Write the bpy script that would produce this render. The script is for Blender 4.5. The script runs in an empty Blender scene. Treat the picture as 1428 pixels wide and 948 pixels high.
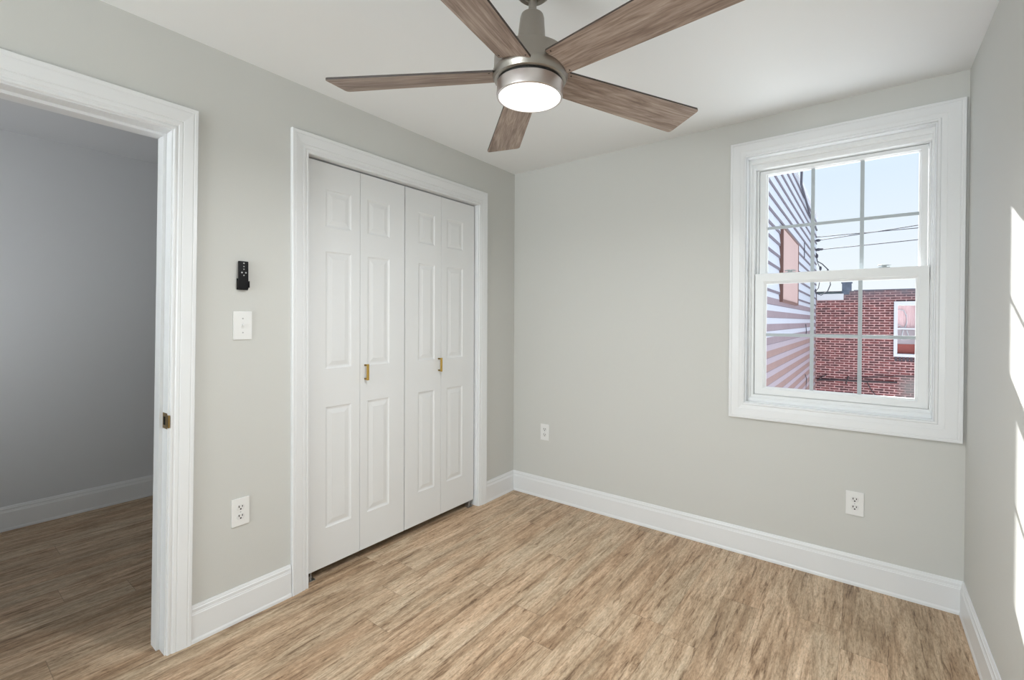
import bpy, bmesh, math
from mathutils import Vector, Matrix
R = math.radians
SC = bpy.context.scene
COL = SC.collection

# ------------------------------------------------------------------ camera
cd = bpy.data.cameras.new('camera')
cam = bpy.data.objects.new('camera', cd); COL.objects.link(cam)
yaw, pitch, roll = 0.64869, -0.00874, 0.00443
fw = Vector((-math.sin(yaw)*math.cos(pitch), math.cos(yaw)*math.cos(pitch), math.sin(pitch)))
r0 = Vector((math.cos(yaw), math.sin(yaw), 0)); u0 = r0.cross(fw)
rt = math.cos(roll)*r0 + math.sin(roll)*u0
up = -math.sin(roll)*r0 + math.cos(roll)*u0
M = Matrix((rt, up, -fw)).transposed().to_4x4()
M.translation = Vector((2.12792, -2.83339, 1.29406))
cam.matrix_world = M
cd.sensor_width = 36.0; cd.sensor_fit = 'HORIZONTAL'
cd.lens = 646.97/1428*36.0
cd.shift_y = -(474-451.745)/1428
cd.clip_start = 0.02
SC.camera = cam

# ------------------------------------------------------------------ light, sky, exposure
SC.view_settings.view_transform = 'Standard'
SC.view_settings.look = 'None'
SC.view_settings.gamma = 1.0
SC.view_settings.use_curve_mapping = False
SC.view_settings.exposure = 0.0
SKY_HORIZON, SKY_ZENITH = 1.05, 2.0
LOWER_FILL = 4.2
SUN_STRENGTH = 26.0
REAR_FILL = 33.0
REAR_UP_FILL = 46.0
HALL_FILL = 10.5
LAMP_WATTS = 18.0

w = bpy.data.worlds.new('sky'); SC.world = w; w.use_nodes = True
nt = w.node_tree; nt.nodes.clear()
wo = nt.nodes.new('ShaderNodeOutputWorld'); bg = nt.nodes.new('ShaderNodeBackground')
tc = nt.nodes.new('ShaderNodeTexCoord'); sx = nt.nodes.new('ShaderNodeSeparateXYZ')
mr = nt.nodes.new('ShaderNodeMapRange'); cr = nt.nodes.new('ShaderNodeValToRGB')
nt.links.new(tc.outputs['Generated'], sx.inputs[0])
nt.links.new(sx.outputs['Z'], mr.inputs['Value'])
mr.inputs['From Min'].default_value = 0.25; mr.inputs['From Max'].default_value = 1.0
mr.inputs['To Min'].default_value = SKY_HORIZON; mr.inputs['To Max'].default_value = SKY_ZENITH
nt.links.new(sx.outputs['Z'], cr.inputs['Fac'])
cr.color_ramp.elements[0].position = 0.05; cr.color_ramp.elements[0].color = (0.92, 0.962, 1.0, 1)
cr.color_ramp.elements[1].position = 0.27; cr.color_ramp.elements[1].color = (0.74, 0.865, 1.0, 1)
gr = nt.nodes.new('ShaderNodeMapRange')                     # fill glow added below the horizon to brighten the ceiling
nt.links.new(sx.outputs['Z'], gr.inputs['Value'])
gr.inputs['From Min'].default_value = -0.04; gr.inputs['From Max'].default_value = -0.12
gr.inputs['To Min'].default_value = 0.0; gr.inputs['To Max'].default_value = LOWER_FILL
ad = nt.nodes.new('ShaderNodeMath'); ad.operation = 'ADD'
nt.links.new(mr.outputs[0], ad.inputs[0]); nt.links.new(gr.outputs[0], ad.inputs[1])
nt.links.new(cr.outputs[0], bg.inputs['Color']); nt.links.new(ad.outputs[0], bg.inputs['Strength'])
nt.links.new(bg.outputs[0], wo.inputs[0])

sd = bpy.data.lights.new('sun', 'SUN'); sd.energy = SUN_STRENGTH; sd.angle = R(0.6); sd.color = (1.0, 0.985, 0.96)
sun = bpy.data.objects.new('sun', sd); COL.objects.link(sun)
sun.rotation_euler = Vector((1.0, -5.55, -2.88)).to_track_quat('-Z', 'Y').to_euler()
sun.location = (0.5, 8, 9)

def fill_light(name, loc, direction, sx_, sy_, energy, color=(0.91, 0.975, 1.0)):  # area fill lamp, added outside the unseen windows to brighten room and hall
    ld = bpy.data.lights.new(name, 'AREA'); ld.shape = 'RECTANGLE'; ld.size = sx_; ld.size_y = sy_
    ld.energy = energy; ld.color = color
    o = bpy.data.objects.new(name, ld); COL.objects.link(o)
    o.location = loc; o.rotation_euler = Vector(direction).to_track_quat('-Z', 'Z').to_euler()
    return o
W, H = 2.4904, 2.40
YR, YH = -5.60, -3.75                        # rear wall behind the camera, near end of the hallway
fill_light('fill_rear', (0.98, YR-0.24, 1.40), (0, 1, 0.0), 1.7, 1.5, REAR_FILL)  # added fill lamp behind the camera, shining in through the unseen rear window
fill_light('fill_rear_up', (1.05, YR-0.30, 1.05), (0.12, 1, 1.3), 1.6, 0.8, REAR_UP_FILL)   # up-light added to brighten the ceiling, aimed through the unseen rear window
fill_light('fill_hall', (-0.95, YH-0.25, 1.20), (-0.60, 1, 0.22), 0.9, 1.2, HALL_FILL, (0.97, 0.985, 1.0)).data.spread = R(100)  # added fill lamp that brightens the hallway wall

# ------------------------------------------------------------------ materials
def new_mat(name):
    m = bpy.data.materials.new(name); m.use_nodes = True
    n = m.node_tree; p = n.nodes['Principled BSDF']
    return m, n, p
def node(n, t, **kw):
    x = n.nodes.new(t)
    for k, v in kw.items(): setattr(x, k, v)
    return x
def plain(name, col, rough=0.5, metal=0.0, bump=0.0, bscale=300, spec=0.5, vary=0.0):
    m, n, p = new_mat(name)
    p.inputs['Base Color'].default_value = (*col, 1); p.inputs['Roughness'].default_value = rough
    p.inputs['Metallic'].default_value = metal; p.inputs['Specular IOR Level'].default_value = spec
    t = node(n, 'ShaderNodeTexCoord')
    nz = node(n, 'ShaderNodeTexNoise'); nz.inputs['Scale'].default_value = bscale; nz.inputs['Detail'].default_value = 3
    n.links.new(t.outputs['Object'], nz.inputs['Vector'])
    if bump:
        b = node(n, 'ShaderNodeBump'); b.inputs['Strength'].default_value = bump; b.inputs['Distance'].default_value = 0.001
        n.links.new(nz.outputs['Fac'], b.inputs['Height']); n.links.new(b.outputs[0], p.inputs['Normal'])
    if vary:
        mx = node(n, 'ShaderNodeMix', data_type='RGBA')
        mx.inputs[6].default_value = (*[c*(1-vary) for c in col], 1); mx.inputs[7].default_value = (*[min(1, c*(1+vary)) for c in col], 1)
        n2 = node(n, 'ShaderNodeTexNoise'); n2.inputs['Scale'].default_value = bscale/20; n2.inputs['Detail'].default_value = 4
        n.links.new(t.outputs['Object'], n2.inputs['Vector']); n.links.new(n2.outputs['Fac'], mx.inputs[0])
        n.links.new(mx.outputs[2], p.inputs['Base Color'])
    return m

M_WALL = plain('wall_paint', (0.615, 0.615, 0.588), 0.7, bump=0.25, bscale=220, spec=0.3)
M_HALL = plain('hall_wall_paint', (0.655, 0.665, 0.68), 0.7, bump=0.2, bscale=220, spec=0.3)
M_CEIL = plain('ceiling_paint', (0.86, 0.872, 0.875), 0.85, bump=0.15, bscale=180, spec=0.2)
M_TRIM = plain('white_trim_paint', (0.785, 0.795, 0.805), 0.35)
M_DOOR = plain('white_door_paint', (0.785, 0.795, 0.80), 0.42)
M_VINYL = plain('white_vinyl', (0.81, 0.82, 0.82), 0.35)
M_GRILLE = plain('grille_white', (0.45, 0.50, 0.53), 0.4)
M_PLASTIC = plain('white_plastic', (0.80, 0.80, 0.79), 0.3)
M_PLATE2 = plain('receptacle_plastic', (0.74, 0.74, 0.73), 0.3)
M_SLOT = plain('slot_dark', (0.012, 0.012, 0.012), 0.7, spec=0.1)
M_BLACK = plain('black_plastic', (0.005, 0.005, 0.006), 0.5, spec=0.2)
M_BUTTON = plain('button_grey', (0.45, 0.45, 0.45), 0.4)
M_BRASS = plain('brushed_brass', (0.62, 0.40, 0.10), 0.32, metal=0.9, bump=0.05)
M_BRASS2 = plain('aged_brass', (0.26, 0.17, 0.055), 0.35, metal=0.9, bump=0.05)
M_STEEL = plain('steel', (0.55, 0.56, 0.57), 0.35, metal=1.0)
M_GAP = plain('shadow_gap', (0.02, 0.02, 0.02), 0.7)
M_CLOSET = plain('closet_shade', (0.05, 0.05, 0.05), 0.8)  # near-black wall colour puts the shade into the gaps around the doors
M_NICKEL = plain('brushed_nickel', (0.37, 0.345, 0.312), 0.33, metal=1.0, bump=0.03, bscale=500)
M_NICKELDARK = plain('dark_nickel', (0.26, 0.24, 0.21), 0.35, metal=1.0)
M_NICKEL2 = plain('satin_nickel', (0.70, 0.66, 0.65), 0.32, metal=1.0)
M_EDGE = plain('blade_edge', (0.05, 0.036, 0.03), 0.5)

def emit(name, col, s):
    m, n, p = new_mat(name)
    p.inputs['Base Color'].default_value = (0.8, 0.8, 0.8, 1)
    p.inputs['Emission Color'].default_value = (*col, 1); p.inputs['Emission Strength'].default_value = s
    return m
M_DIFFUSER = emit('lit_diffuser', (1.0, 0.99, 0.975), 2.2)

def glass():
    m, n, p = new_mat('window_glass')
    n.nodes.remove(p)
    o = n.nodes['Material Output']
    t = node(n, 'ShaderNodeBsdfTransparent'); t.inputs[0].default_value = (0.97, 0.98, 0.98, 1)
    n.links.new(t.outputs[0], o.inputs[0])
    return m
M_GLASS = glass()

def ramp(n, stops):
    c = node(n, 'ShaderNodeValToRGB'); e = c.color_ramp.elements
    while len(e) < len(stops): e.new(0.5)
    for i, (pos, col) in enumerate(stops):
        e[i].position = pos; e[i].color = (*col, 1)
    return c
def math_(n, op, a, b=None, clamp=False):
    x = node(n, 'ShaderNodeMath', operation=op); x.use_clamp = clamp
    for i, v in enumerate((a, b)):
        if v is None: continue
        if isinstance(v, (int, float)): x.inputs[i].default_value = v
        else: n.links.new(v, x.inputs[i])
    return x.outputs[0]
def mixc(n, f, a, b, mode='MIX'):
    x = node(n, 'ShaderNodeMix', data_type='RGBA', blend_type=mode)
    for i, v in ((0, f), (6, a), (7, b)):
        if isinstance(v, (int, float)): x.inputs[i].default_value = v
        elif isinstance(v, tuple): x.inputs[i].default_value = (*v, 1)
        else: n.links.new(v, x.inputs[i])
    return x.outputs[2]

def floor_mat():
    m, n, p = new_mat('vinyl_plank_floor')
    t = node(n, 'ShaderNodeTexCoord'); s = node(n, 'ShaderNodeSeparateXYZ')
    n.links.new(t.outputs['Object'], s.inputs[0])
    X, Y = s.outputs['X'], s.outputs['Y']
    PW, PL = 0.149, 1.22
    row = math_(n, 'DIVIDE', math_(n, 'SUBTRACT', X, 0.125-20*PW), PW)
    rid = math_(n, 'FLOOR', row); rf = math_(n, 'FRACT', row)
    wn = node(n, 'ShaderNodeTexWhiteNoise', noise_dimensions='1D'); n.links.new(rid, wn.inputs['W'])
    col = math_(n, 'ADD', math_(n, 'DIVIDE', Y, PL), math_(n, 'ADD', math_(n, 'MULTIPLY', wn.outputs['Value'], 3.7), 40.0))
    cid = math_(n, 'FLOOR', col); cf = math_(n, 'FRACT', col)
    pid = math_(n, 'ADD', math_(n, 'MULTIPLY', rid, 17.13), math_(n, 'MULTIPLY', cid, 5.71))
    w2 = node(n, 'ShaderNodeTexWhiteNoise', noise_dimensions='1D'); n.links.new(pid, w2.inputs['W'])
    rnd = w2.outputs['Value']
    def streak(sx_, sy_, off, detail, rough, dist=0.0):
        c = node(n, 'ShaderNodeCombineXYZ')
        n.links.new(math_(n, 'MULTIPLY', X, sx_), c.inputs[0])
        n.links.new(math_(n, 'MULTIPLY', Y, sy_), c.inputs[1])
        n.links.new(math_(n, 'ADD', math_(n, 'MULTIPLY', rnd, 61.0), off), c.inputs[2])
        z = node(n, 'ShaderNodeTexNoise'); z.inputs['Scale'].default_value = 1.0
        z.inputs['Detail'].default_value = detail; z.inputs['Roughness'].default_value = rough
        z.inputs['Distortion'].default_value = dist
        n.links.new(c.outputs[0], z.inputs['Vector']); return z.outputs['Fac']
    broad = streak(17, 2.0, 0, 6, 0.62, 0.9)
    fine = streak(66, 5.5, 7, 9, 0.74, 0.8)
    hair = streak(190, 40.0, 13, 5, 0.75, 0.5)
    base = ramp(n, [(0.32, (0.205, 0.130, 0.080)), (0.44, (0.385, 0.270, 0.176)), (0.54, (0.55, 0.417, 0.295)), (0.68, (0.77, 0.635, 0.49))])
    v = math_(n, 'ADD', math_(n, 'MULTIPLY', broad, 0.5), math_(n, 'MULTIPLY', fine, 0.5))
    v = math_(n, 'ADD', v, math_(n, 'MULTIPLY', math_(n, 'SUBTRACT', rnd, 0.5), 0.06))
    n.links.new(v, base.inputs[0])
    tone = streak(7, 1.1, 29, 3, 0.55, 0.5)
    tn = ramp(n, [(0.36, (1.05, 0.965, 0.89)), (0.62, (0.99, 1.0, 0.97))]); n.links.new(tone, tn.inputs[0])
    base_c = mixc(n, 1.0, base.outputs[0], tn.outputs[0], 'MULTIPLY')
    dark = ramp(n, [(0.36, (0.46, 0.39, 0.33)), (0.45, (1, 1, 1))]); n.links.new(fine, dark.inputs[0])
    c1 = mixc(n, 0.85, base_c, dark.outputs[0], 'MULTIPLY')
    hr = ramp(n, [(0.36, (0.58, 0.54, 0.50)), (0.50, (1.0, 1.0, 1.0)), (0.66, (1.22, 1.21, 1.20))]); n.links.new(hair, hr.inputs[0])
    c2 = mixc(n, 0.75, c1, hr.outputs[0], 'MULTIPLY')
    ex = math_(n, 'MINIMUM', rf, math_(n, 'SUBTRACT', 1.0, rf))
    ey = math_(n, 'MINIMUM', cf, math_(n, 'SUBTRACT', 1.0, cf))
    sxm = math_(n, 'LESS_THAN', ex, 0.005); sym = math_(n, 'LESS_THAN', ey, 0.0010)
    seam = math_(n, 'MAXIMUM', sxm, sym)
    c3 = mixc(n, math_(n, 'MULTIPLY', seam, 0.45), c2, (0.10, 0.065, 0.04))
    n.links.new(c3, p.inputs['Base Color'])
    p.inputs['Roughness'].default_value = 0.48; p.inputs['Specular IOR Level'].default_value = 0.4
    b = node(n, 'ShaderNodeBump'); b.inputs['Strength'].default_value = 0.25; b.inputs['Distance'].default_value = 0.0008
    n.links.new(math_(n, 'SUBTRACT', fine, seam), b.inputs['Height']); n.links.new(b.outputs[0], p.inputs['Normal'])
    return m
M_FLOOR = floor_mat()

def blade_mat():
    m, n, p = new_mat('weathered_oak_blade')
    t = node(n, 'ShaderNodeTexCoord'); s = node(n, 'ShaderNodeSeparateXYZ'); n.links.new(t.outputs['Object'], s.inputs[0])
    def streak(ax, ay, off, d, ro, di):
        c = node(n, 'ShaderNodeCombineXYZ')
        n.links.new(math_(n, 'MULTIPLY', s.outputs['X'], ax), c.inputs[0]); n.links.new(math_(n, 'MULTIPLY', s.outputs['Y'], ay), c.inputs[1])
        oi = node(n, 'ShaderNodeObjectInfo')
        n.links.new(math_(n, 'ADD', math_(n, 'MULTIPLY', oi.outputs['Random'], 40), off), c.inputs[2])
        z = node(n, 'ShaderNodeTexNoise'); z.inputs['Scale'].default_value = 1; z.inputs['Detail'].default_value = d
        z.inputs['Roughness'].default_value = ro; z.inputs['Distortion'].default_value = di
        n.links.new(c.outputs[0], z.inputs['Vector']); return z.outputs['Fac']
    a = streak(4.0, 30, 0, 4, 0.6, 1.2); f = streak(9, 190, 5, 5, 0.65, 0.3)
    v = math_(n, 'ADD', math_(n, 'MULTIPLY', a, 0.55), math_(n, 'MULTIPLY', f, 0.45))
    r = ramp(n, [(0.32, (0.135, 0.090, 0.070)), (0.46, (0.27, 0.200, 0.163)), (0.57, (0.40, 0.315, 0.265)), (0.70, (0.54, 0.45, 0.39))])
    n.links.new(v, r.inputs[0]); n.links.new(r.outputs[0], p.inputs['Base Color'])
    p.inputs['Roughness'].default_value = 0.5
    return m
M_BLADE = blade_mat()

def brick_mat():
    m, n, p = new_mat('red_brick')
    t = node(n, 'ShaderNodeTexCoord'); s = node(n, 'ShaderNodeSeparateXYZ'); n.links.new(t.outputs['Object'], s.inputs[0])
    c = node(n, 'ShaderNodeCombineXYZ')
    n.links.new(math_(n, 'ADD', s.outputs['X'], s.outputs['Y']), c.inputs[0]); n.links.new(s.outputs['Z'], c.inputs[1])
    b = node(n, 'ShaderNodeTexBrick'); n.links.new(c.outputs[0], b.inputs['Vector'])
    b.inputs['Scale'].default_value = 1; b.inputs['Mortar Size'].default_value = 0.013; b.inputs['Mortar Smooth'].default_value = 0.15
    b.inputs['Brick Width'].default_value = 0.222; b.inputs['Row Height'].default_value = 0.0677; b.inputs['Bias'].default_value = -0.1
    b.inputs['Color1'].default_value = (0.120, 0.029, 0.029, 1); b.inputs['Color2'].default_value = (0.042, 0.0125, 0.015, 1)
    b.inputs['Mortar'].default_value = (0.33, 0.205, 0.198, 1)
    nz = node(n, 'ShaderNodeTexNoise'); nz.inputs['Scale'].default_value = 14; nz.inputs['Detail'].default_value = 6
    n.links.new(t.outputs['Object'], nz.inputs['Vector'])
    r = ramp(n, [(0.3, (0.65, 0.62, 0.65)), (0.7, (1.3, 1.25, 1.25))]); n.links.new(nz.outputs['Fac'], r.inputs[0])
    c1 = mixc(n, 1.0, b.outputs['Color'], r.outputs[0], 'MULTIPLY')
    # grey weathering along the top courses and a pale plaster patch low on the right
    ns = node(n, 'ShaderNodeTexNoise'); ns.inputs['Scale'].default_value = 3.5; ns.inputs['Detail'].default_value = 7
    n.links.new(t.outputs['Object'], ns.inputs['Vector'])
    top = node(n, 'ShaderNodeMapRange'); n.links.new(s.outputs['Z'], top.inputs['Value'])
    top.inputs['From Min'].default_value = 1.80; top.inputs['From Max'].default_value = 2.2
    mk = math_(n, 'MULTIPLY', top.outputs[0], math_(n, 'MULTIPLY', ns.outputs['Fac'], 1.9), True)
    c2 = mixc(n, mk, c1, (0.10, 0.09, 0.105))
    dx = math_(n, 'SUBTRACT', s.outputs['X'], 3.25); dz = math_(n, 'ADD', s.outputs['Z'], 0.45)
    d = math_(n, 'SQRT', math_(n, 'ADD', math_(n, 'MULTIPLY', dx, dx), math_(n, 'MULTIPLY', math_(n, 'MULTIPLY', dz, dz), 1.6)))
    patch = node(n, 'ShaderNodeMapRange'); n.links.new(math_(n, 'ADD', d, math_(n, 'MULTIPLY', math_(n, 'SUBTRACT', ns.outputs['Fac'], 0.5), 0.5)), patch.inputs['Value'])
    patch.inputs['From Min'].default_value = 0.18; patch.inputs['From Max'].default_value = 0.5
    patch.inputs['To Min'].default_value = 0.8; patch.inputs['To Max'].default_value = 0.0
    c3 = mixc(n, patch.outputs[0], c2, (0.15, 0.135, 0.13))
    n.links.new(c3, p.inputs['Base Color']); p.inputs['Roughness'].default_value = 0.85
    return m
M_BRICK = brick_mat()
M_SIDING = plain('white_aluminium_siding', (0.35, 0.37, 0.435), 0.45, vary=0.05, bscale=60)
M_SIDINGB = plain('mauve_siding_band', (0.165, 0.125, 0.145), 0.55, vary=0.2, bscale=60)  # mauve tone for the lower half of the middle courses
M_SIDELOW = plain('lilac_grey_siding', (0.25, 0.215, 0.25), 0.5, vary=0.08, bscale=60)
M_BROWNLOW = plain('brown_siding_band', (0.19, 0.120, 0.112), 0.55, vary=0.15, bscale=60)  # brown tone for the lower half of the low courses
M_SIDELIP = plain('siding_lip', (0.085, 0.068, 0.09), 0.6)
M_PINK = plain('pink_board', (0.31, 0.21, 0.20), 0.6, vary=0.06, bscale=40)
M_PINKTRIM = plain('brown_board_trim', (0.09, 0.04, 0.032), 0.6)
M_WHITEOUT = plain('outdoor_white', (0.44, 0.44, 0.47), 0.5)
M_ROOF = plain('dark_roof_edge', (0.035, 0.05, 0.055), 0.8)
M_CHIM = plain('slate_chimney', (0.07, 0.085, 0.12), 0.7, vary=0.5, bscale=160)
M_WIRE = plain('wire_black', (0.03, 0.03, 0.045), 0.6)
M_PIPE = plain('dark_conduit', (0.035, 0.022, 0.025), 0.7)
M_CURTAIN = plain('pink_reflection_curtain', (0.62, 0.42, 0.43), 0.8, vary=0.1, bscale=50)
M_GREYPANE = plain('grey_pane_reflection', (0.32, 0.26, 0.28), 0.7)
M_REDPANEL = plain('red_brown_panel', (0.24, 0.055, 0.045), 0.7)
M_SOLDIER = plain('dark_sill_brick', (0.05, 0.035, 0.045), 0.8)

# ------------------------------------------------------------------ mesh helpers
def link(name, bm, mats, parent=None, smooth=False, recalc=True, autosmooth=None):
    if recalc: bmesh.ops.recalc_face_normals(bm, faces=bm.faces)
    me = bpy.data.meshes.new(name); bm.to_mesh(me); bm.free()
    for m in (mats if isinstance(mats, (list, tuple)) else [mats]): me.materials.append(m)
    if smooth or autosmooth:
        for f in me.polygons: f.use_smooth = True
        me.set_sharp_from_angle(angle=R(autosmooth or 40))
    o = bpy.data.objects.new(name, me); COL.objects.link(o)
    if parent: o.parent = parent
    return o
def tag(o, label, cat, group=None, kind=None):
    o['label'] = label; o['category'] = cat
    if group: o['group'] = group
    if kind: o['kind'] = kind
    return o
def empty(name, loc=(0, 0, 0), rz=0):
    o = bpy.data.objects.new(name, None); COL.objects.link(o); o.location = loc; o.rotation_euler = (0, 0, rz)
    o.empty_display_size = 0.05
    return o
def box(bm, x0, x1, y0, y1, z0, z1, bev=0.0, mi=0, fn=None):
    vs = [bm.verts.new((x, y, z)) for x in (x0, x1) for y in (y0, y1) for z in (z0, z1)]
    fs = [bm.faces.new([vs[i] for i in q]) for q in ((0,1,3,2),(4,6,7,5),(0,4,5,1),(2,3,7,6),(0,2,6,4),(1,5,7,3))]
    for f in fs: f.material_index = mi
    if bev:
        r = bmesh.ops.bevel(bm, geom=list({e for f in fs for e in f.edges}), offset=bev, segments=2, affect='EDGES', profile=0.7)
        for f in r['faces']: f.material_index = mi
        vs = list({v for f in r['faces'] for v in f.verts} | {v for v in vs if v.is_valid})
    if fn:
        for v in vs: v.co = Vector(fn(*v.co))
    return vs
def lathe(bm, prof, cx=0, cy=0, seg=64, mi=0, cap0=False, cap1=False):
    rings = []
    for r_, z in prof:
        rings.append([bm.verts.new((cx+r_*math.cos(2*math.pi*i/seg), cy+r_*math.sin(2*math.pi*i/seg), z)) for i in range(seg)])
    for a, b in zip(rings, rings[1:]):
        for i in range(seg):
            f = bm.faces.new((a[i], a[(i+1) % seg], b[(i+1) % seg], b[i])); f.material_index = mi
    if cap0: bm.faces.new(rings[0]).material_index = mi
    if cap1: bm.faces.new(rings[-1]).material_index = mi
def tube(bm, pts, r_, seg=8, mi=0):
    pts = [Vector(p) for p in pts]; rings = []
    for i, p in enumerate(pts):
        d = (pts[min(i+1, len(pts)-1)]-pts[max(i-1, 0)]).normalized()
        a = d.cross(Vector((0, 0, 1)))
        if a.length < 1e-3: a = d.cross(Vector((1, 0, 0)))
        a.normalize(); b = d.cross(a)
        rings.append([bm.verts.new(p+r_*(math.cos(2*math.pi*k/seg)*a+math.sin(2*math.pi*k/seg)*b)) for k in range(seg)])
    for a, b in zip(rings, rings[1:]):
        for k in range(seg): bm.faces.new((a[k], a[(k+1) % seg], b[(k+1) % seg], b[k])).material_index = mi
    bm.faces.new(rings[0]).material_index = mi; bm.faces.new(rings[-1]).material_index = mi
def slab(bm, us, vs, holes, t0, t1, fn):
    """solid sheet between depths t0,t1 with rectangular holes; fn maps (u,v,t) to 3D"""
    us, vs = sorted(set(us)), sorted(set(vs))
    def hole(i, j):
        if i < 0 or j < 0 or i >= len(us)-1 or j >= len(vs)-1: return True
        u, v = (us[i]+us[i+1])/2, (vs[j]+vs[j+1])/2
        return any(a < u < b and c < v < d for a, b, c, d in holes)
    V = {}
    def vert(i, j, k):
        if (i, j, k) not in V: V[i, j, k] = bm.verts.new(fn(us[i], vs[j], (t0, t1)[k]))
        return V[i, j, k]
    for i in range(len(us)-1):
        for j in range(len(vs)-1):
            if hole(i, j): continue
            for k in (0, 1): bm.faces.new([vert(i, j, k), vert(i+1, j, k), vert(i+1, j+1, k), vert(i, j+1, k)])
            for (di, dj, a, b) in ((-1, 0, (i, j), (i, j+1)), (1, 0, (i+1, j), (i+1, j+1)), (0, -1, (i, j), (i+1, j)), (0, 1, (i, j+1), (i+1, j+1))):
                if hole(i+di, j+dj): bm.faces.new([vert(*a, 0), vert(*b, 0), vert(*b, 1), vert(*a, 1)])
def wall(name, us, vs, holes, t0, t1, fn, mat, label):
    bm = bmesh.new()
    slab(bm, list(us)+[x for h in holes for x in h[:2]], list(vs)+[x for h in holes for x in h[2:]], holes, t0, t1, fn)
    return tag(link(name, bm, mat), label, 'wall', kind='structure')
def run(bm, p0, p1, nrm, prof, m0=0.0, m1=0.0):
    """extrude profile [(depth,z)] from p0 to p1, mitred by m0/m1 (+1 = shortens with depth)"""
    p0, p1, nrm = Vector(p0), Vector(p1), Vector(nrm); d = (p1-p0).normalized()
    a = [bm.verts.new(p0+nrm*q+d*(q*m0)+Vector((0, 0, z))) for q, z in prof]
    b = [bm.verts.new(p1+nrm*q-d*(q*m1)+Vector((0, 0, z))) for q, z in prof]
    n = len(prof)
    for i in range(n): bm.faces.new((a[i], a[(i+1) % n], b[(i+1) % n], b[i]))
    bm.faces.new(a); bm.faces.new(b)
def casing(bm, inner, outer, prof, fn, closed):
    """mitred frame; prof = [(fraction inner->outer, thickness)]; inner/outer = (u0,u1,v0,v1); fn maps (u,v,t)"""
    corners = [(0, 2), (0, 3), (1, 3), (1, 2)]
    pts = []
    for cu, cv in corners:
        lst = []
        for f, t in prof:
            u = inner[cu]*(1-f)+outer[cu]*f; v = inner[cv]*(1-f)+outer[cv]*f
            lst.append(bm.verts.new(fn(u, v, t)))
        pts.append(lst)
    n = len(prof); segs = [(0, 1), (1, 2), (2, 3)] + ([(3, 0)] if closed else [])
    for a, b in segs:
        for i in range(n): bm.faces.new((pts[a][i], pts[a][(i+1) % n], pts[b][(i+1) % n], pts[b][i]))
    if not closed:
        bm.faces.new(pts[0]); bm.faces.new(pts[3])

LW = lambda u, v, t: (t, u, v)                          # left wall plane: u = y, v = z, t into the room
BW = lambda u, v, t: (u, -t, v)                         # back wall plane: u = x
LEAN = lambda u, v, t: (t, u+0.014*(v-1.06), v)         # the old door frame is out of plumb

# ------------------------------------------------------------------ room shell
bm = bmesh.new(); box(bm, -2.2, W+0.2, YR-0.2, 0.2, -0.12, 0.0)
tag(link('floor', bm, M_FLOOR), 'tan weathered oak vinyl plank floor running through the doorway', 'floor', kind='structure')
bm = bmesh.new(); box(bm, -0.06, W+0.2, YR-0.2, 0.2, H, H+0.12)
tag(link('ceiling', bm, M_CEIL), 'flat white bedroom ceiling above the fan', 'ceiling', kind='structure')
bm = bmesh.new(); box(bm, -2.2, -0.06, YH-0.15, 0.2, 2.4275, 2.54)
tag(link('ceiling_hall', bm, M_HALL), 'dim hallway ceiling seen over the doorway', 'ceiling', kind='structure')

wall('wall_left', (YR, 0.0), (0, H), [(-3.01, -2.18, -1, 2.05), (-1.66, -0.40, -1, 2.105)], -0.12, 0.0, LW, M_WALL,
     'grey-green wall holding the closet and the open doorway')
wall('wall_back', (-0.12, W+0.2), (0, H), [(1.604, 2.386, 0.843, 2.198)], -0.22, 0.0, BW, M_WALL,
     'grey-green wall holding the window')
wall('wall_right', (YR, 0.0), (0, H), [], -0.20, 0.0, lambda u, v, t: (W-t, u, v), M_WALL,
     'grey-green wall at right with a patch of sunlight')
wall('wall_rear', (-0.12, W+0.2), (0, H), [(0.06, 1.96, 0.6, 2.2)], -0.15, 0.0, lambda u, v, t: (u, YR+t, v), M_WALL,
     'grey-green wall behind the camera')
wall('wall_hall', (YH-0.12, 0.0), (0, 2.45), [], -0.1, 0.0, lambda u, v, t: (-2.0192+t, u, v), M_HALL,
     'shaded grey hallway wall seen through the doorway')
wall('wall_hall_near', (-2.12, -0.12), (0, 2.45), [(-1.55, -0.65, 0.75, 2.05)], -0.1, 0.0, lambda u, v, t: (u, YH+t-0.02, v), M_HALL, 'near end wall of the hallway')
wall('wall_hall_far', (-2.12, -0.12), (0, 2.45), [], 0.0, 0.1, lambda u, v, t: (u, 0.02+t, v), M_HALL, 'far end wall of the hallway')
bm = bmesh.new()
box(bm, -0.80, -0.12, -1.78, -1.70, 0, 2.42); box(bm, -0.80, -0.12, -0.36, -0.28, 0, 2.42); box(bm, -0.80, -0.74, -1.70, -0.36, 0, 2.42)
tag(link('wall_closet', bm, M_CLOSET), 'inside walls of the closet, coloured near black as shade behind the white doors', 'wall', kind='structure')

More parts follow.
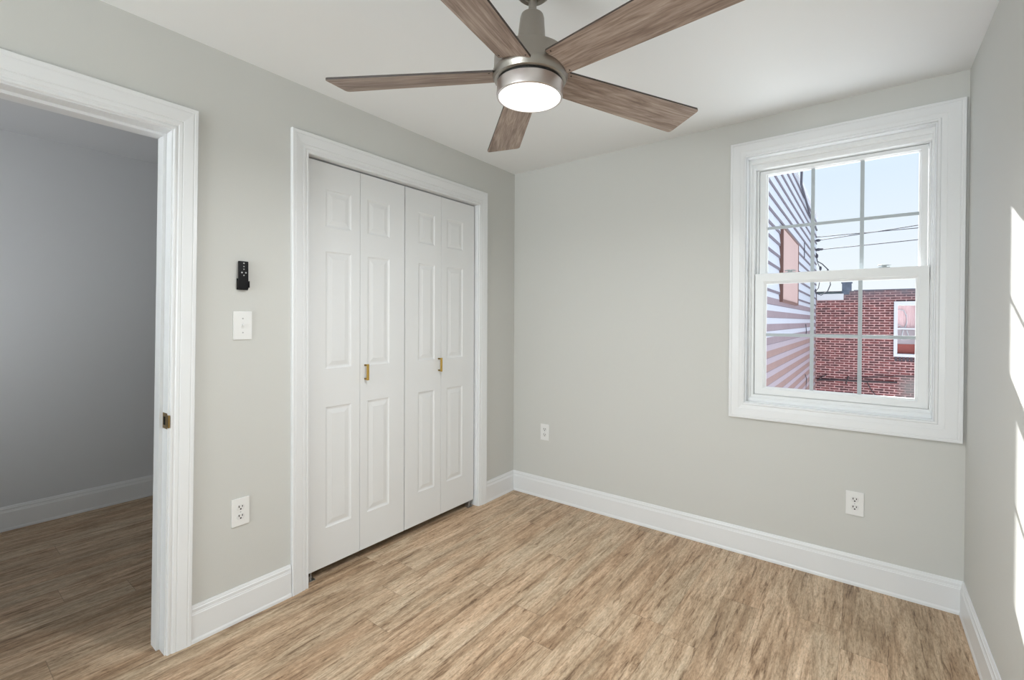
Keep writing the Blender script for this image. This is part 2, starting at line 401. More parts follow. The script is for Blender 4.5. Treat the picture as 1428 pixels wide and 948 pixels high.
# baseboards
BP = [(0, 0), (0.016, 0), (0.0155, 0.010), (0.0125, 0.018), (0.0125, 0.112), (0.0105, 0.1155), (0.0105, 0.119), (0.009, 0.122),
      (0.009, 0.134), (0.0065, 0.1375), (0.0065, 0.140), (0.004, 0.1476), (0, 0.1476)]
def baseboard(name, segs, label, prof=BP):
    bm = bmesh.new()
    for s in segs: run(bm, *s[:3], prof, *s[3:])
    return tag(link(name, bm, M_TRIM), label, 'baseboard', kind='structure')
baseboard('baseboard_back', [((0, 0, 0), (W, 0, 0), (0, -1, 0), 1, 1)], 'white baseboard under the window')
baseboard('baseboard_left', [((0, -2.142, 0), (0, -1.736, 0), (1, 0, 0), 0, 0), ((0, -0.334, 0), (0, 0, 0), (1, 0, 0), 0, 1), ((0, YR, 0), (0, -3.06, 0), (1, 0, 0), 0, 0)],
          'white baseboard on both sides of the closet')
baseboard('baseboard_right', [((W, YR, 0), (W, 0, 0), (-1, 0, 0), 0, 1)], 'white baseboard along the sunlit right wall')
baseboard('baseboard_hall', [((-2.0192, YH, 0), (-2.0192, 0, 0), (1, 0, 0), 0, 0)], 'white baseboard in the shaded hallway')

# ------------------------------------------------------------------ doorway trim
CP = [(0, 0), (0, 0.007), (0.03, 0.0105), (0.10, 0.0105), (0.13, 0.008), (0.17, 0.008), (0.22, 0.012), (0.34, 0.013), (0.37, 0.0115),
      (0.40, 0.0135), (0.78, 0.0175), (0.82, 0.0165), (0.86, 0.018), (0.97, 0.018), (1.0, 0.015), (1.0, 0)]
bm = bmesh.new()
casing(bm, (-2.977, -2.207, 0, 2.023), (-3.057, -2.1268, 0, 2.119), CP, LEAN, False)
tag(link('trim_1', bm, M_TRIM), 'white moulded casing around the open doorway', 'door trim', kind='structure')
jt = empty('trim_2'); tag(jt, 'white door jamb with stop lining the open doorway', 'door jamb', kind='structure')
def lean_box(bm, *a, **k): box(bm, *a, fn=lambda x, y, z: (x, y+0.014*(z-1.06), z), **k)
bm = bmesh.new()
lean_box(bm, -0.121, 0.001, -2.212, -2.193, 0, 2.037); lean_box(bm, -0.121, 0.001, -2.991, -2.972, 0, 2.037)
lean_box(bm, -0.121, 0.001, -2.972, -2.212, 2.018, 2.037)
link('jamb', bm, M_TRIM, jt)
bm = bmesh.new()
lean_box(bm, -0.115, -0.055, -2.2235, -2.2120, 0, 2.018, bev=0.0015); lean_box(bm, -0.115, -0.055, -2.972, -2.9605, 0, 2.018, bev=0.0015)
lean_box(bm, -0.115, -0.055, -2.9605, -2.2235, 2.0065, 2.018, bev=0.0015)
link('door_stop', bm, M_TRIM, jt)
bm = bmesh.new()
lean_box(bm, -0.050, -0.003, -2.2135, -2.2118, 0.868, 0.928, bev=0.0006)
lean_box(bm, -0.004, 0.012, -2.2135, -2.2075, 0.874, 0.922, bev=0.0012)
lean_box(bm, -0.040, -0.020, -2.2140, -2.2133, 0.882, 0.914, mi=1)
sp = link('strike_plate', bm, [M_BRASS2, M_SLOT], jt); sp['label'] = 'brass strike plate on the door jamb'

# ------------------------------------------------------------------ closet
bm = bmesh.new()
casing(bm, (-1.650, -0.4105, 0, 2.086), (-1.7338, -0.3354, 0, 2.1832), CP, LW, False)
tag(link('trim_3', bm, M_TRIM), 'white moulded casing around the closet doors', 'closet trim', kind='structure')
bm = bmesh.new()
box(bm, -0.119, 0.0005, -1.668, -1.6500, 0, 2.110); box(bm, -0.119, 0.0005, -0.4165, -0.3985, 0, 2.110); box(bm, -0.119, 0.0005, -1.650, -0.4165, 2.0860, 2.110)
tag(link('trim_4', bm, M_TRIM), 'white jamb lining the closet opening', 'closet jamb', kind='structure')

XF = -0.028
def leaf_bm(y0, y1, z0, z1, panels):
    bm = bmesh.new()
    fn = lambda u, v, t: (XF+t, u, v)
    us = sorted({y0, y1} | {q for p in panels for q in p[:2]}); vs = sorted({z0, z1} | {q for p in panels for q in p[2:]})
    slab(bm, us, vs, panels, -0.030, 0.0, fn)
    for a, b, c, d in panels:                                  # raised panel: cove in, then bevel back up to the field
        rings = []
        for ins, t in ((0, 0.0), (0.005, -0.0035), (0.012, -0.0052), (0.016, -0.0050), (0.034, -0.0016), (0.036, -0.0008)):
            rings.append([bm.verts.new(fn(*q, t)) for q in ((a+ins, c+ins), (b-ins, c+ins), (b-ins, d-ins), (a+ins, d-ins))])
        for r1, r2 in zip(rings, rings[1:]):
            for i in range(4): bm.faces.new((r1[i], r1[(i+1) % 4], r2[(i+1) % 4], r2[i]))
        bm.faces.new(rings[-1])
    bmesh.ops.remove_doubles(bm, verts=bm.verts, dist=1e-5)
    return bm
PZ = [(1.759, 1.947), (1.044, 1.636), (0.240, 0.850)]
def pull(y, parent):
    bm = bmesh.new()
    box(bm, XF+0.022, XF+0.031, y-0.0055, y+0.0055, 0.9655, 1.0525, bev=0.001)
    o = link('pull_handle', bm, M_BRASS, parent); o['label'] = 'square brass pull handle'
    for z in (0.9675, 1.0415):
        b2 = bmesh.new(); box(b2, XF, XF+0.0225, y-0.0045, y+0.0045, z, z+0.009, bev=0.0008)
        link('handle_post', b2, M_BRASS2, o)
def bracket(y0, y1, parent):
    bm = bmesh.new()
    box(bm, -0.060, -0.030, y0, y1, 0.0, 0.003, bev=0.0008)
    box(bm, -0.060, -0.030, y0, y0+0.003, 0.0, 0.030)
    ym = (y0+y1)/2; lathe(bm, [(0.004, 0.003), (0.004, 0.046)], -0.045, ym, 12, cap0=True, cap1=True)
    lathe(bm, [(0.009, 0.014), (0.009, 0.020)], -0.045, ym, 6, cap0=True, cap1=True)
    link('pivot_bracket', bm, M_STEEL, parent)
for name, edges, pans, hy, br, label in (
        ('door_1', (-1.6330, -1.3410, -1.0385), ((-1.541, -1.394), (-1.294, -1.147)), -1.3095, (-1.628, -1.592), 'left pair of white panelled bifold closet doors, nearer the doorway'),
        ('door_2', (-1.0350, -0.7410, -0.4265), ((-0.933, -0.797), (-0.690, -0.541)), -0.7630, (-0.478, -0.430), 'right pair of white panelled bifold closet doors, nearer the corner')):
    d = empty(name, (0, 0, 0)); tag(d, label, 'closet door', kind='structure')
    for i in range(2):
        a, b = edges[i], edges[i+1]
        link('door_leaf', leaf_bm(a+0.001, b-0.001, 0.046, 2.0775, [(*pans[i], *z) for z in PZ]), M_DOOR, d)
    pull(hy, d); bracket(*br, d)

# ------------------------------------------------------------------ window
win = empty('window_1', (0, 0, 0)); tag(win, 'white double-hung window with six-pane grilles looking onto brick houses', 'window', kind='structure')
WP = [(0, 0), (0, 0.012), (0.05, 0.0135), (0.10, 0.0135), (0.13, 0.010), (0.18, 0.011), (0.34, 0.013), (0.36, 0.0145), (0.80, 0.0165), (0.83, 0.0155), (0.87, 0.018), (0.98, 0.018), (1, 0.016), (1, 0)]
bm = bmesh.new()
casing(bm, (1.6035, 2.3865, 0.8425, 2.1985), (1.5255, 2.4803, 0.7583, 2.2783), WP, BW, True)
tag(link('trim_5', bm, M_TRIM), 'wide white casing framing the window', 'window trim', kind='structure')
def frame_ring(bm, o, i, t0, t1, bev=0.0):
    """rectangular ring between outer rect o and inner rect i, depth y t0..t1"""
    casing(bm, i, o, [(0, -t0-bev), (bev and min(0.3, bev/abs(o[1]-i[1]+1e-9)), -t0), (1, -t0), (1, -t1), (0, -t1)] if bev else [(0, -t0), (1, -t0), (1, -t1), (0, -t1)], BW, True)
bm = bmesh.new(); frame_ring(bm, (1.6035, 2.3865, 0.8425, 2.1985), (1.609, 2.381, 0.848, 2.192), 0.0, 0.21); link('jamb_liner', bm, M_TRIM, win)
bm = bmesh.new()
frame_ring(bm, (1.609, 2.381, 0.848, 2.192), (1.624, 2.3765, 0.868, 2.165), 0.045, 0.16, 0.004)
frame_ring(bm, (1.624, 2.3765, 0.868, 2.165), (1.6385, 2.3730, 0.8855, 2.139), 0.058, 0.16, 0.004)
frame_ring(bm, (1.6385, 2.3730, 0.8855, 2.139), (1.6530, 2.3675, 0.8900, 2.1360), 0.0985, 0.16)
link('frame', bm, M_VINYL, win)
def sash(name, outer, gl, y0, y1, mx, mz):
    bm = bmesh.new()
    casing(bm, gl, outer, [(0, -y1+0.008), (0.0, -(y0+0.012)), (0.22, -(y0+0.006)), (0.24, -y0), (0.97, -y0), (1, -(y0+0.002)), (1, -y1), (0, -y1)], BW, True)
    s = link(name, bm, M_VINYL, win)
    ym = (y0+y1)/2+0.002
    bm = bmesh.new(); box(bm, gl[0]-0.004, gl[1]+0.004, ym, ym+0.004, gl[2]-0.004, gl[3]+0.004)
    p = link('glass_pane', bm, M_GLASS, s); p['label'] = 'clear window glass'
    bm = bmesh.new()
    for x in mx: box(bm, x-0.0085, x+0.0085, ym-0.008, ym-0.001, gl[2], gl[3], bev=0.0015)
    for z in mz: box(bm, gl[0], gl[1], ym-0.0075, ym-0.0015, z-0.0085, z+0.0085, bev=0.0015)
    link('grille', bm, M_GRILLE, s)
    return s
sash('upper_sash', (1.6555, 2.3650, 1.502, 2.1335), (1.6945, 2.3335, 1.553, 2.108), 0.100, 0.130, (1.9065, 2.1165), (1.8125,))
ls = sash('lower_sash', (1.6408, 2.3705, 0.8868, 1.5570), (1.6960, 2.3235, 0.9290, 1.5000), 0.063, 0.094, (1.910, 2.1130), (1.2185,))
for x in (1.808, 2.205):
    bm = bmesh.new()
    box(bm, x-0.022, x+0.022, 0.066, 0.090, 1.557, 1.561, bev=0.001)
    lathe(bm, [(0.011, 1.561), (0.011, 1.569), (0.008, 1.571)], x, 0.078, 20, cap1=True)
    tube(bm, [(x-0.002+0.026*math.cos(a), 0.078-0.012*math.sin(a), 1.5665+0.003*math.sin(a)) for a in [k*math.pi/10 for k in range(0, 9)]], 0.0032)
    link('sash_lock', bm, M_GRILLE, ls, autosmooth=40)
bm = bmesh.new()
for z in (1.60, 1.640): box(bm, 2.348, 2.353, 0.0955, 0.0985, z-0.006, z+0.006, bev=0.0008)
box(bm, 2.344, 2.356, 0.0965, 0.0985, 1.585, 1.655, bev=0.001)
link('tilt_latch', bm, M_VINYL, win)
# unseen windows, added as openings for the rear and hall fill lamps
def added_window(name, fn, a0, a1, z0, z1, label):
    root = empty(name); tag(root, label, 'window', kind='structure')
    bm = bmesh.new(); casing(bm, (a0+0.05, a1-0.05, z0+0.05, z1-0.05), (a0, a1, z0, z1), [(0, -0.11), (0, -0.04), (1, -0.04), (1, -0.11)], fn, True)
    link('frame', bm, M_VINYL, root)
    bm = bmesh.new(); zm = (z0+z1)/2
    slab(bm, [a0+0.04, a1-0.04], [zm-0.02, zm+0.02], [], -0.09, -0.06, fn); link('meeting_rail', bm, M_VINYL, root)
    bm = bmesh.new(); slab(bm, [a0+0.04, a1-0.04], [z0+0.04, z1-0.04], [], -0.102, -0.098, fn); link('glass_pane', bm, M_GLASS, root)
added_window('window_added_rear', lambda u, v, t: (u, YR+t, v), 0.06, 1.96, 0.6, 2.2, 'unseen wide double-hung window, added behind the camera for fill light')
added_window('window_added_hall', lambda u, v, t: (u, YH-0.02+t, v), -1.55, -0.65, 0.75, 2.05, 'unseen window added at the near end of the hallway for fill light')

# ------------------------------------------------------------------ ceiling fan
FX, FY = 1.2998, -1.6360
fan = empty('ceiling_fan', (FX, FY, H))
fan_up = Vector((0, 0, 1)).rotation_difference(Vector((0.0234, 0.018, 1)))
fan.rotation_euler = fan_up.to_euler()                     # hangs very slightly out of plumb
tag(fan, 'brushed nickel ceiling fan with five grey oak blades and a lit round lamp', 'ceiling fan')
def fpart(name, prof, mat, parent=fan, **k):
    bm = bmesh.new(); lathe(bm, [(r_, z-H) for r_, z in prof], **k)
    return link(name, bm, mat, parent, autosmooth=35)
can = fpart('canopy', [(0.0655, 2.3965), (0.067, 2.375), (0.0655, 2.350), (0.060, 2.325), (0.052, 2.308), (0.043, 2.300), (0.027, 2.299), (0.024, 2.302), (0.024, 2.330)], M_NICKELDARK, cap0=True)
fpart('hanger_ball', [(0.0135, 2.302), (0.021, 2.308), (0.0235, 2.318), (0.020, 2.3295)], M_BLACK)
fpart('downrod', [(0.0125, 2.235), (0.0125, 2.335)], M_NICKEL, cap0=True, cap1=True)
fpart('coupling_cover', [(0.0127, 2.250), (0.028, 2.247), (0.0345, 2.242), (0.0375, 2.232), (0.0405, 2.200), (0.0450, 2.150), (0.0465, 2.1195)], M_NICKEL)
hous = fpart('motor_housing', [(0.02, 2.1195), (0.103, 2.1195), (0.1110, 2.1165), (0.1135, 2.110), (0.1140, 2.067), (0.1150, 2.064), (0.1172, 2.060), (0.1178, 2.054), (0.1165, 2.047), (0.1125, 2.041), (0.1110, 2.037), (0.1040, 2.0335), (0.098, 2.0335), (0.02, 2.0335)], M_NICKEL, cap0=True, cap1=True)
fpart('shadow_ring', [(0.0985, 2.0335), (0.0985, 2.0260)], M_GAP, hous)
drum = fpart('light_kit', [(0.030, 2.0275), (0.1020, 2.0275), (0.1035, 2.0260), (0.1035, 1.991), (0.1025, 1.987), (0.0995, 1.9855), (0.0965, 1.986), (0.0960, 1.990)], M_NICKEL2, cap0=True)
dif = fpart('diffuser', [(0.0960, 1.9895), (0.0900, 1.9870), (0.07, 1.9855), (0.03, 1.9845), (0.004, 1.9843)], M_DIFFUSER, drum, cap1=True); dif['label'] = 'glowing white round diffuser'
ld = bpy.data.lights.new('lamp_light', 'AREA'); ld.shape = 'DISK'; ld.size = 0.18; ld.energy = LAMP_WATTS; ld.color = (0.955, 0.98, 1.0)
lo_ = bpy.data.objects.new('lamp_light', ld); COL.objects.link(lo_); lo_.parent = fan; lo_.location = (0, 0, 1.983-H)
# blade: local +X outwards, local +Y side hangs lower
def blade_bm():
    bm = bmesh.new(); r0_, r1_ = 0.108, 0.6565; w0, w1 = 0.054, 0.0735; rc = 0.013
    out = [(r0_, -w0), (r1_-rc, -w1)]
    for k in range(1, 6): a = -math.pi/2+k*math.pi/10; out.append((r1_-rc+rc*math.cos(a), -w1+rc+rc*math.sin(a)))
    for k in range(0, 6): a = k*math.pi/10; out.append((r1_-rc+rc*math.cos(a), w1-rc+rc*math.sin(a)))
    out.append((r0_, w0))
    t = 0.0032
    lo = [bm.verts.new((x, y, -t)) for x, y in out]; hi = [bm.verts.new((x, y, t)) for x, y in out]
    bm.faces.new(lo); bm.faces.new(hi)
    for i in range(len(out)):
        j = (i+1) % len(out); f = bm.faces.new((lo[i], lo[j], hi[j], hi[i])); f.material_index = 1
    return bm
b0 = link('blade', blade_bm(), [M_BLADE, M_EDGE], fan)
s0 = []
for y in (-0.045, 0.045):
    scr = bmesh.new(); lathe(scr, [(0.0027, -0.0032), (0.0024, -0.0044), (0.001, -0.0048)], 0.122, y, 10, cap1=True)
    s0.append(link('screw', scr, M_EDGE, b0))
for k in range(5):
    if k == 0: b = b0
    else:
        b = b0.copy(); COL.objects.link(b); b.parent = fan
        for q in s0: c = q.copy(); COL.objects.link(c); c.parent = b
    b.location = (0, 0, 2.060-H)
    b.rotation_mode = 'XYZ'; b.rotation_euler = (R(-12.2), 0, 3.6232-k*math.radians(72))

# ------------------------------------------------------------------ wall devices
def outlet(loc, rz, label):
    """local +Y... plate lies in local XZ, faces local -Y"""
    root = empty('electrical_outlet', loc, rz); tag(root, label, 'outlet', 'white electrical outlets on the walls')
    bm = bmesh.new(); box(bm, -0.036, 0.036, -0.0055, 0.0, -0.0585, 0.0585, bev=0.0022); link('cover_plate', bm, M_PLASTIC, root)
    for s in (-1, 1):
        bm = bmesh.new(); zc = s*0.0195
        pts = []
        for k in range(24):
            a = 2*math.pi*k/24; pts.append((0.0165*math.cos(a), max(-0.0125, min(0.0125, 0.0165*math.sin(a)))))
        lo = [bm.verts.new((x, -0.0050, zc+z)) for x, z in pts]; hi = [bm.verts.new((x*0.97, -0.0070, zc+z*0.97)) for x, z in pts]
        bm.faces.new(hi)
        for i in range(24): bm.faces.new((lo[i], lo[(i+1) % 24], hi[(i+1) % 24], hi[i]))
        r_ = link('receptacle', bm, M_PLATE2, root)
        bm = bmesh.new()
        box(bm, -0.0082, -0.0050, -0.0074, -0.0068, zc+0.0, zc+0.009); box(bm, 0.0050, 0.0082, -0.0074, -0.0068, zc+0.0005, zc+0.008)
        vv = [bm.verts.new((0.0033*math.cos(2*math.pi*k/12), -0.0074, zc-0.0065+0.0033*math.sin(2*math.pi*k/12))) for k in range(12)]; bm.faces.new(vv)
        link('slots', bm, M_SLOT, r_, recalc=False)
    bm = bmesh.new(); vv = [(0.0025*math.cos(2*math.pi*k/12), 0.0025*math.sin(2*math.pi*k/12)) for k in range(12)]
    a = [bm.verts.new((x, -0.0054, z)) for x, z in vv]; b = [bm.verts.new((x, -0.0066, z)) for x, z in vv]
    bm.faces.new(b)
    for i in range(12): bm.faces.new((a[i], a[(i+1) % 12], b[(i+1) % 12], b[i]))
    link('screw', bm, M_STEEL, root)
    return root
outlet((0, -1.9545, 0.4665), math.pi/2, 'white duplex outlet low on the wall between the doorway and the closet')
outlet((0.2865, 0, 0.4800), 0, 'white duplex outlet low on the window wall near the far room corner')
outlet((2.1005, 0, 0.4000), 0, 'white duplex outlet low on the wall directly below the window')

sw = empty('light_switch', (0, -1.9450, 1.2650), math.pi/2); tag(sw, 'white toggle light switch plate below the black fan remote', 'light switch')
bm = bmesh.new(); box(bm, -0.0375, 0.0375, -0.0055, 0, -0.0605, 0.0605, bev=0.0022); link('cover_plate', bm, M_PLASTIC, sw)
bm = bmesh.new(); box(bm, -0.005, 0.005, -0.0064, -0.0050, -0.012, 0.012, bev=0.0004); tg = link('toggle_collar', bm, M_PLATE2, sw)
bm = bmesh.new(); box(bm, -0.0036, 0.0036, -0.016, -0.0060, -0.001, 0.006, bev=0.001); link('toggle', bm, M_PLASTIC, sw)
for z in (-0.030, 0.030):
    bm = bmesh.new()
    vv = [(0.003*math.cos(2*math.pi*k/12), 0.003*math.sin(2*math.pi*k/12)) for k in range(12)]
    a = [bm.verts.new((x, -0.0054, z+q)) for x, q in vv]; b = [bm.verts.new((x, -0.0066, z+q)) for x, q in vv]
    bm.faces.new(b)
    for i in range(12): bm.faces.new((a[i], a[(i+1) % 12], b[(i+1) % 12], b[i]))
    link('screw', bm, M_BUTTON, sw)

cr_ = empty('remote_holder', (0, -1.9455, 1.4400), math.pi/2); tag(cr_, 'black plastic wall cradle gripping the lower half of the fan remote', 'remote holder')
bm = bmesh.new()
box(bm, -0.0225, 0.0225, -0.004, 0.0, -0.022, 0.026, bev=0.001)
link('back_plate', bm, M_BLACK, cr_)
for s in (-1, 1):
    bm = bmesh.new(); x = s*0.0225
    box(bm, min(x, x-s*0.0025), max(x, x-s*0.0025), -0.020, -0.003, -0.012, 0.016, bev=0.0008); link('side_clip', bm, M_BLACK, cr_)
bm = bmesh.new(); box(bm, -0.016, 0.016, -0.018, -0.003, -0.0225, -0.0195, bev=0.0008); link('bottom_lip', bm, M_BLACK, cr_)

rem = empty('remote_control', (0, -1.9455, 1.4795), math.pi/2); tag(rem, 'slim black ceiling fan remote with white icons in its wall cradle', 'remote control')
bm = bmesh.new(); box(bm, -0.0190, 0.0190, -0.0175, -0.0045, -0.0585, 0.0605, bev=0.004); link('body', bm, M_BLACK, rem, autosmooth=50)
def button(x, z, r_):
    bm = bmesh.new()
    vv = [(r_*math.cos(2*math.pi*k/14), r_*math.sin(2*math.pi*k/14)) for k in range(14)]
    a = [bm.verts.new((x+p, -0.0172, z+q)) for p, q in vv]; b = [bm.verts.new((x+p*0.8, -0.0188, z+q*0.8)) for p, q in vv]
    bm.faces.new(b)
    for i in range(14): bm.faces.new((a[i], a[(i+1) % 14], b[(i+1) % 14], b[i]))
    o = link('button', bm, M_BUTTON, rem); o['label'] = 'small grey button'
for x, z, r_ in ((0.0, 0.0515, 0.0032), (0.0, 0.0375, 0.0026), (0.0, 0.026, 0.0024), (-0.008, 0.0115, 0.0034), (0.008, 0.0115, 0.0034), (0.0, 0.0, 0.0030)): button(x, z, r_)

# ------------------------------------------------------------------ outside: house with siding on the left
XS = 1.0
hs = empty('house', (0, 8, 0)); tag(hs, 'neighbouring house with white horizontal siding at the left of the window view', 'house')
hs_off = Vector((0, 8, 0))
def hpart(name, bm, mats, **k):
    bmesh.ops.translate(bm, verts=bm.verts, vec=-hs_off)
    return link(name, bm, mats, hs, **k)
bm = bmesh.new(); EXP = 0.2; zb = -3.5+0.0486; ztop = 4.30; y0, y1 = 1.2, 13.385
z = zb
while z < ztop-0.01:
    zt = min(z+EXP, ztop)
    # one course: face leaning out to a lip at its foot, a darker mauve band on its lower half (brown on the lowest courses), the dark underside of the lip
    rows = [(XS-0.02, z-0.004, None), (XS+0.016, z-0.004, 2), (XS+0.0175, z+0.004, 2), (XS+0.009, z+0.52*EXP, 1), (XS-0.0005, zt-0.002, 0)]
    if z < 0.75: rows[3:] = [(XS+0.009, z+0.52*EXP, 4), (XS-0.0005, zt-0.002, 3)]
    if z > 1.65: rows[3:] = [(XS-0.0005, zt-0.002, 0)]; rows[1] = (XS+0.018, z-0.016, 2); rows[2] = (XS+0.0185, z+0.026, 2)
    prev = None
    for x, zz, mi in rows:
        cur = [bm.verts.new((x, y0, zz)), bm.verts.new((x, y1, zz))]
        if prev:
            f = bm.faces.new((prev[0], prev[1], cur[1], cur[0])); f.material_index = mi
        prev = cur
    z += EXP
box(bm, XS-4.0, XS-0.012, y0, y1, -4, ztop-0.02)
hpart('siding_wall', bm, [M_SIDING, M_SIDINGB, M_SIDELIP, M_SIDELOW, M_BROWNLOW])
bm = bmesh.new(); box(bm, XS-4.05, XS+0.035, y0, y1, ztop, ztop+0.05)
hpart('roof_edge', bm, M_WHITEOUT)
bm = bmesh.new(); box(bm, XS+0.005, XS+0.05, 6.02, 8.28, 1.64, 2.86, bev=0.004); bw = hpart('boarded_window', bm, M_PINK); bw['label'] = 'pink board covering a window'
bm = bmesh.new()
casing(bm, (6.05, 8.25, 1.66, 2.835), (5.99, 8.31, 1.615, 2.875), [(0, 0.0), (0, 0.058), (1, 0.058), (1, 0.0)], lambda u, v, t: (XS+t, u, v), True)
bmesh.ops.translate(bm, verts=bm.verts, vec=-hs_off); tr = link('board_trim', bm, M_PINKTRIM, bw)
bm = bmesh.new()
tube(bm, [(XS+0.13, 7.9, 4.27), (XS+0.06, 8.6, 4.16), (XS+0.05, 9.6, 4.08), (XS+0.06, 10.4, 3.9), (XS+0.05, 11.3, 3.92), (XS+0.05, 12.8, 3.86)], 0.022)
hpart('eave_cable', bm, M_WIRE)
for pts in ([(XS+0.03, 10.2, 1.22), (XS+0.03, 10.35, 1.05), (XS+0.03, 10.2, 0.93)], [(XS+0.03, 10.2, 0.02), (XS+0.03, 10.5, -0.1), (XS+0.03, 10.25, -0.55)], [(XS+0.03, 9.7, 3.1), (XS+0.03, 9.72, 2.75)]):
    bm = bmesh.new(); tube(bm, pts, 0.009); hpart('siding_wire', bm, M_WIRE)

# ------------------------------------------------------------------ outside: brick building across the yard
YB = 13.4
br = empty('brick_building', (2.4, YB, 0)); tag(br, 'red brick row house with a white framed window across the yard', 'building')
off = Vector((2.4, YB, 0))
def bpart(name, bm, mats, parent=br, **k):
    bmesh.ops.translate(bm, verts=bm.verts, vec=-off)
    return link(name, bm, mats, parent, **k)
# the wall keeps its coordinates so that its brick pattern follows the place
bm = bmesh.new(); slab(bm, [0.9, 8.0, 2.80, 3.34], [-4, 2.16, 0.372, 1.816], [(2.80, 3.34, 0.372, 1.816)], 0, 0.5, lambda u, v, t: (u, YB+t, v))
bwall = link('brick_wall', bm, M_BRICK); bwall.parent = br; bwall.matrix_parent_inverse = Matrix.Translation(-off)
bm = bmesh.new(); box(bm, 0.9, 8.0, YB+0.5, YB+6, -4, 2.10); bpart('roof', bm, M_ROOF)
bm = bmesh.new(); box(bm, 1.90, 8.0, YB-0.02, YB+0.5, 2.16, 2.178); bpart('coping', bm, M_CHIM)
bm = bmesh.new(); box(bm, 1.03, 1.665, YB-0.06, YB-0.001, 1.91, 2.075, bev=0.004); box(bm, 1.03, 1.665, YB-0.085, YB-0.001, 2.03, 2.085, bev=0.004); bpart('cornice', bm, M_WHITEOUT)
bm = bmesh.new(); box(bm, 1.03, 1.60, YB-0.10, YB+0.45, 2.087, 2.135, bev=0.003); bpart('cornice_roof', bm, M_ROOF)
bm = bmesh.new(); box(bm, 1.625, 1.845, YB-0.02, YB+0.25, 2.161, 2.385, bev=0.006); box(bm, 1.605, 1.865, YB-0.035, YB+0.265, 2.385, 2.41, bev=0.004); box(bm, 1.61, 1.80, YB-0.03, YB-0.001, 2.06, 2.161, bev=0.004)
bpart('chimney', bm, M_CHIM)
wf = lambda u, v, t: (u, YB-t, v)
bm = bmesh.new(); casing(bm, (2.855, 3.285, 0.435, 1.725), (2.775, 3.365, 0.352, 1.838), [(0, -0.10), (0, 0.02), (0.1, 0.035), (1, 0.035), (1, 0.0), (0.6, 0.0), (0.6, -0.10)], wf, True)
bwin = bpart('window', bm, M_WHITEOUT); bwin['label'] = 'white framed window in the brick wall'
bm = bmesh.new(); box(bm, 2.85, 3.29, YB+0.005, YB+0.05, 1.085, 1.125); bpart('meeting_rail', bm, M_WHITEOUT, bwin)
bm = bmesh.new(); box(bm, 2.84, 3.30, YB+0.022, YB+0.027, 0.42, 1.74); bpart('window_pane', bm, M_GLASS, bwin)
bm = bmesh.new(); n_ = 40                                          # gathered curtain, its pink colour standing in for the pane's reflection
cv = [(2.83+0.48*i/n_, YB+0.085+0.006*math.sin(i*1.9)) for i in range(n_+1)]
va = [[bm.verts.new((x, y, z_)) for x, y in cv] for z_ in (1.11, 1.74)]
vb = [[bm.verts.new((x, y+0.004, z_)) for x, y in cv] for z_ in (1.11, 1.74)]
for i in range(n_):
    for s_ in (va, vb): bm.faces.new((s_[0][i], s_[0][i+1], s_[1][i+1], s_[1][i]))
bpart('curtain', bm, M_CURTAIN, bwin)
bm = bmesh.new(); box(bm, 2.83, 3.31, YB+0.088, YB+0.098, 0.69, 1.105); bpart('lower_reflection', bm, M_GREYPANE, bwin)  # flat grey sheet coloured as the lower pane's reflection
bm = bmesh.new(); box(bm, 2.83, 3.31, YB+0.078, YB+0.098, 0.40, 0.69); bpart('lower_panel', bm, M_REDPANEL, bwin)  # plain red-brown panel across the bottom of the lower pane
bm = bmesh.new(); tube(bm, [(2.88, YB+0.055, 1.62), (2.98, YB+0.055, 1.60), (3.04, YB+0.055, 1.45), (3.05, YB+0.055, 1.28), (3.01, YB+0.055, 1.13)], 0.012)
tube(bm, [(2.87, YB+0.055, 1.22), (2.94, YB+0.055, 1.15), (3.01, YB+0.055, 1.13)], 0.010); tube(bm, [(2.97, YB+0.055, 1.06), (2.94, YB+0.055, 0.80)], 0.009); tube(bm, [(3.05, YB+0.055, 1.06), (3.10, YB+0.055, 0.85)], 0.009)
bpart('tied_cord', bm, M_WHITEOUT, bwin)
for i in range(7):
    bm = bmesh.new(); x = 2.80+i*0.079; box(bm, x, x+0.060, YB-0.020, YB-0.0005, 0.235, 0.345, bev=0.003); bpart('sill_brick', bm, M_SOLDIER)
for nm, r_, pts in (('conduit', 0.024, [(1.05, -0.415), (1.5, -0.385), (2.2, -0.375), (2.86, -0.345)]), ('wall_cable', 0.010, [(1.92, -0.30), (2.5, -0.22), (3.4, -0.12)]),
        ('wall_cable', 0.012, [(2.21, -0.38), (2.32, -0.62), (2.40, -0.72)]), ('wall_cable', 0.012, [(1.06, -0.46), (1.12, -0.36), (1.28, -0.25)]), ('wall_cable', 0.016, [(1.74, -0.48), (1.80, -0.25)])):
    bm = bmesh.new(); tube(bm, [(x, YB-0.03, z_) for x, z_ in pts], r_); bpart(nm, bm, M_PIPE)

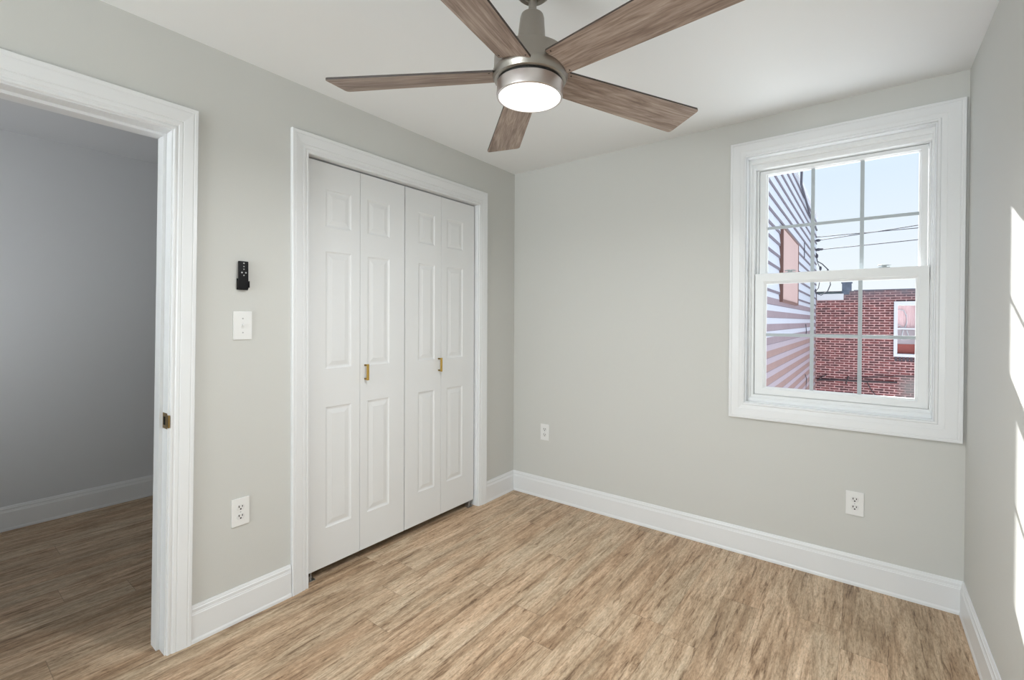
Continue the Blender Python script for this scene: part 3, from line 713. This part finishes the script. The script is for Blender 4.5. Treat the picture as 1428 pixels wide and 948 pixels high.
# wires strung from the siding house across the yard
def sag(a, b, s, n=14):
    a, b = Vector(a), Vector(b)
    return [a.lerp(b, i/n)-Vector((0, 0, s*4*(i/n)*(1-i/n))) for i in range(n+1)]
YW = 12.6
def wire(name, a, b, s, label, r_=0.0105, knobs=()):
    root = empty(name, a); tag(root, label, 'wire', 'overhead wires crossing the sky outside the window')
    bm = bmesh.new(); tube(bm, [p-Vector(a) for p in sag(a, b, s)], r_); link('strand', bm, M_WIRE, root)
    for k in knobs:
        bm = bmesh.new(); bmesh.ops.create_icosphere(bm, subdivisions=2, radius=k[3]); bmesh.ops.scale(bm, vec=(1.5, 1, 0.9), verts=bm.verts)
        bmesh.ops.translate(bm, verts=bm.verts, vec=Vector(k[:3])-Vector(a)); link('insulator', bm, M_WIRE, root)
wire('utility_wire', (1.03, YW, 3.640), (6.5, YW-0.4, 3.60), 0.0, 'topmost thin black wire in the upper window panes, starting level')
wire('utility_wire', (1.03, YW-0.05, 3.535), (6.5, YW-0.5, 3.98), 0.03, 'middle black wire rising to cross the topmost one', knobs=[(1.10, YW-0.05, 3.535, 0.042)])
wire('utility_wire', (1.03, YW-0.1, 3.270), (6.5, YW-0.6, 3.46), 0.03, 'lowest of the black wires, holding the hanging cable connectors', knobs=[(1.11, YW-0.1, 3.275, 0.045), (1.18, YW-0.1, 3.277, 0.035)])
sc = empty('service_cable', (1.06, YW, 3.2)); tag(sc, 'looped black service cable hanging with splices beside the siding house', 'cable')
so = Vector((1.06, YW, 3.2))
bm = bmesh.new()
tube(bm, [Vector(p)-so for p in ((1.06, YW-0.02, 3.20), (1.06, YW, 3.13), (1.08, YW, 2.97), (1.20, YW, 2.88), (1.33, YW, 2.72), (1.37, YW, 2.62), (1.39, YW, 2.30), (1.33, YW, 2.13), (1.18, YW, 2.02), (1.05, YW, 2.08), (1.05, YW, 2.20))], 0.013)
link('cable_loop', bm, M_WIRE, sc)
bm = bmesh.new(); tube(bm, [Vector(p)-so for p in ((1.06, YW-0.03, 3.13), (1.10, YW-0.03, 2.9), (1.16, YW-0.03, 2.74), (1.15, YW-0.03, 2.45), (1.12, YW-0.03, 2.22), (1.05, YW-0.03, 2.12))], 0.009); link('cable_drop', bm, M_WIRE, sc)
for p, r_ in (((1.075, YW, 3.11), 0.045), ((1.16, YW-0.03, 2.76), 0.045), ((1.33, YW, 2.69), 0.035)):
    bm = bmesh.new(); bmesh.ops.create_icosphere(bm, subdivisions=2, radius=r_); bmesh.ops.scale(bm, vec=(0.7, 0.7, 1.4), verts=bm.verts)
    bmesh.ops.translate(bm, verts=bm.verts, vec=Vector(p)-so); link('splice', bm, M_WIRE, sc)
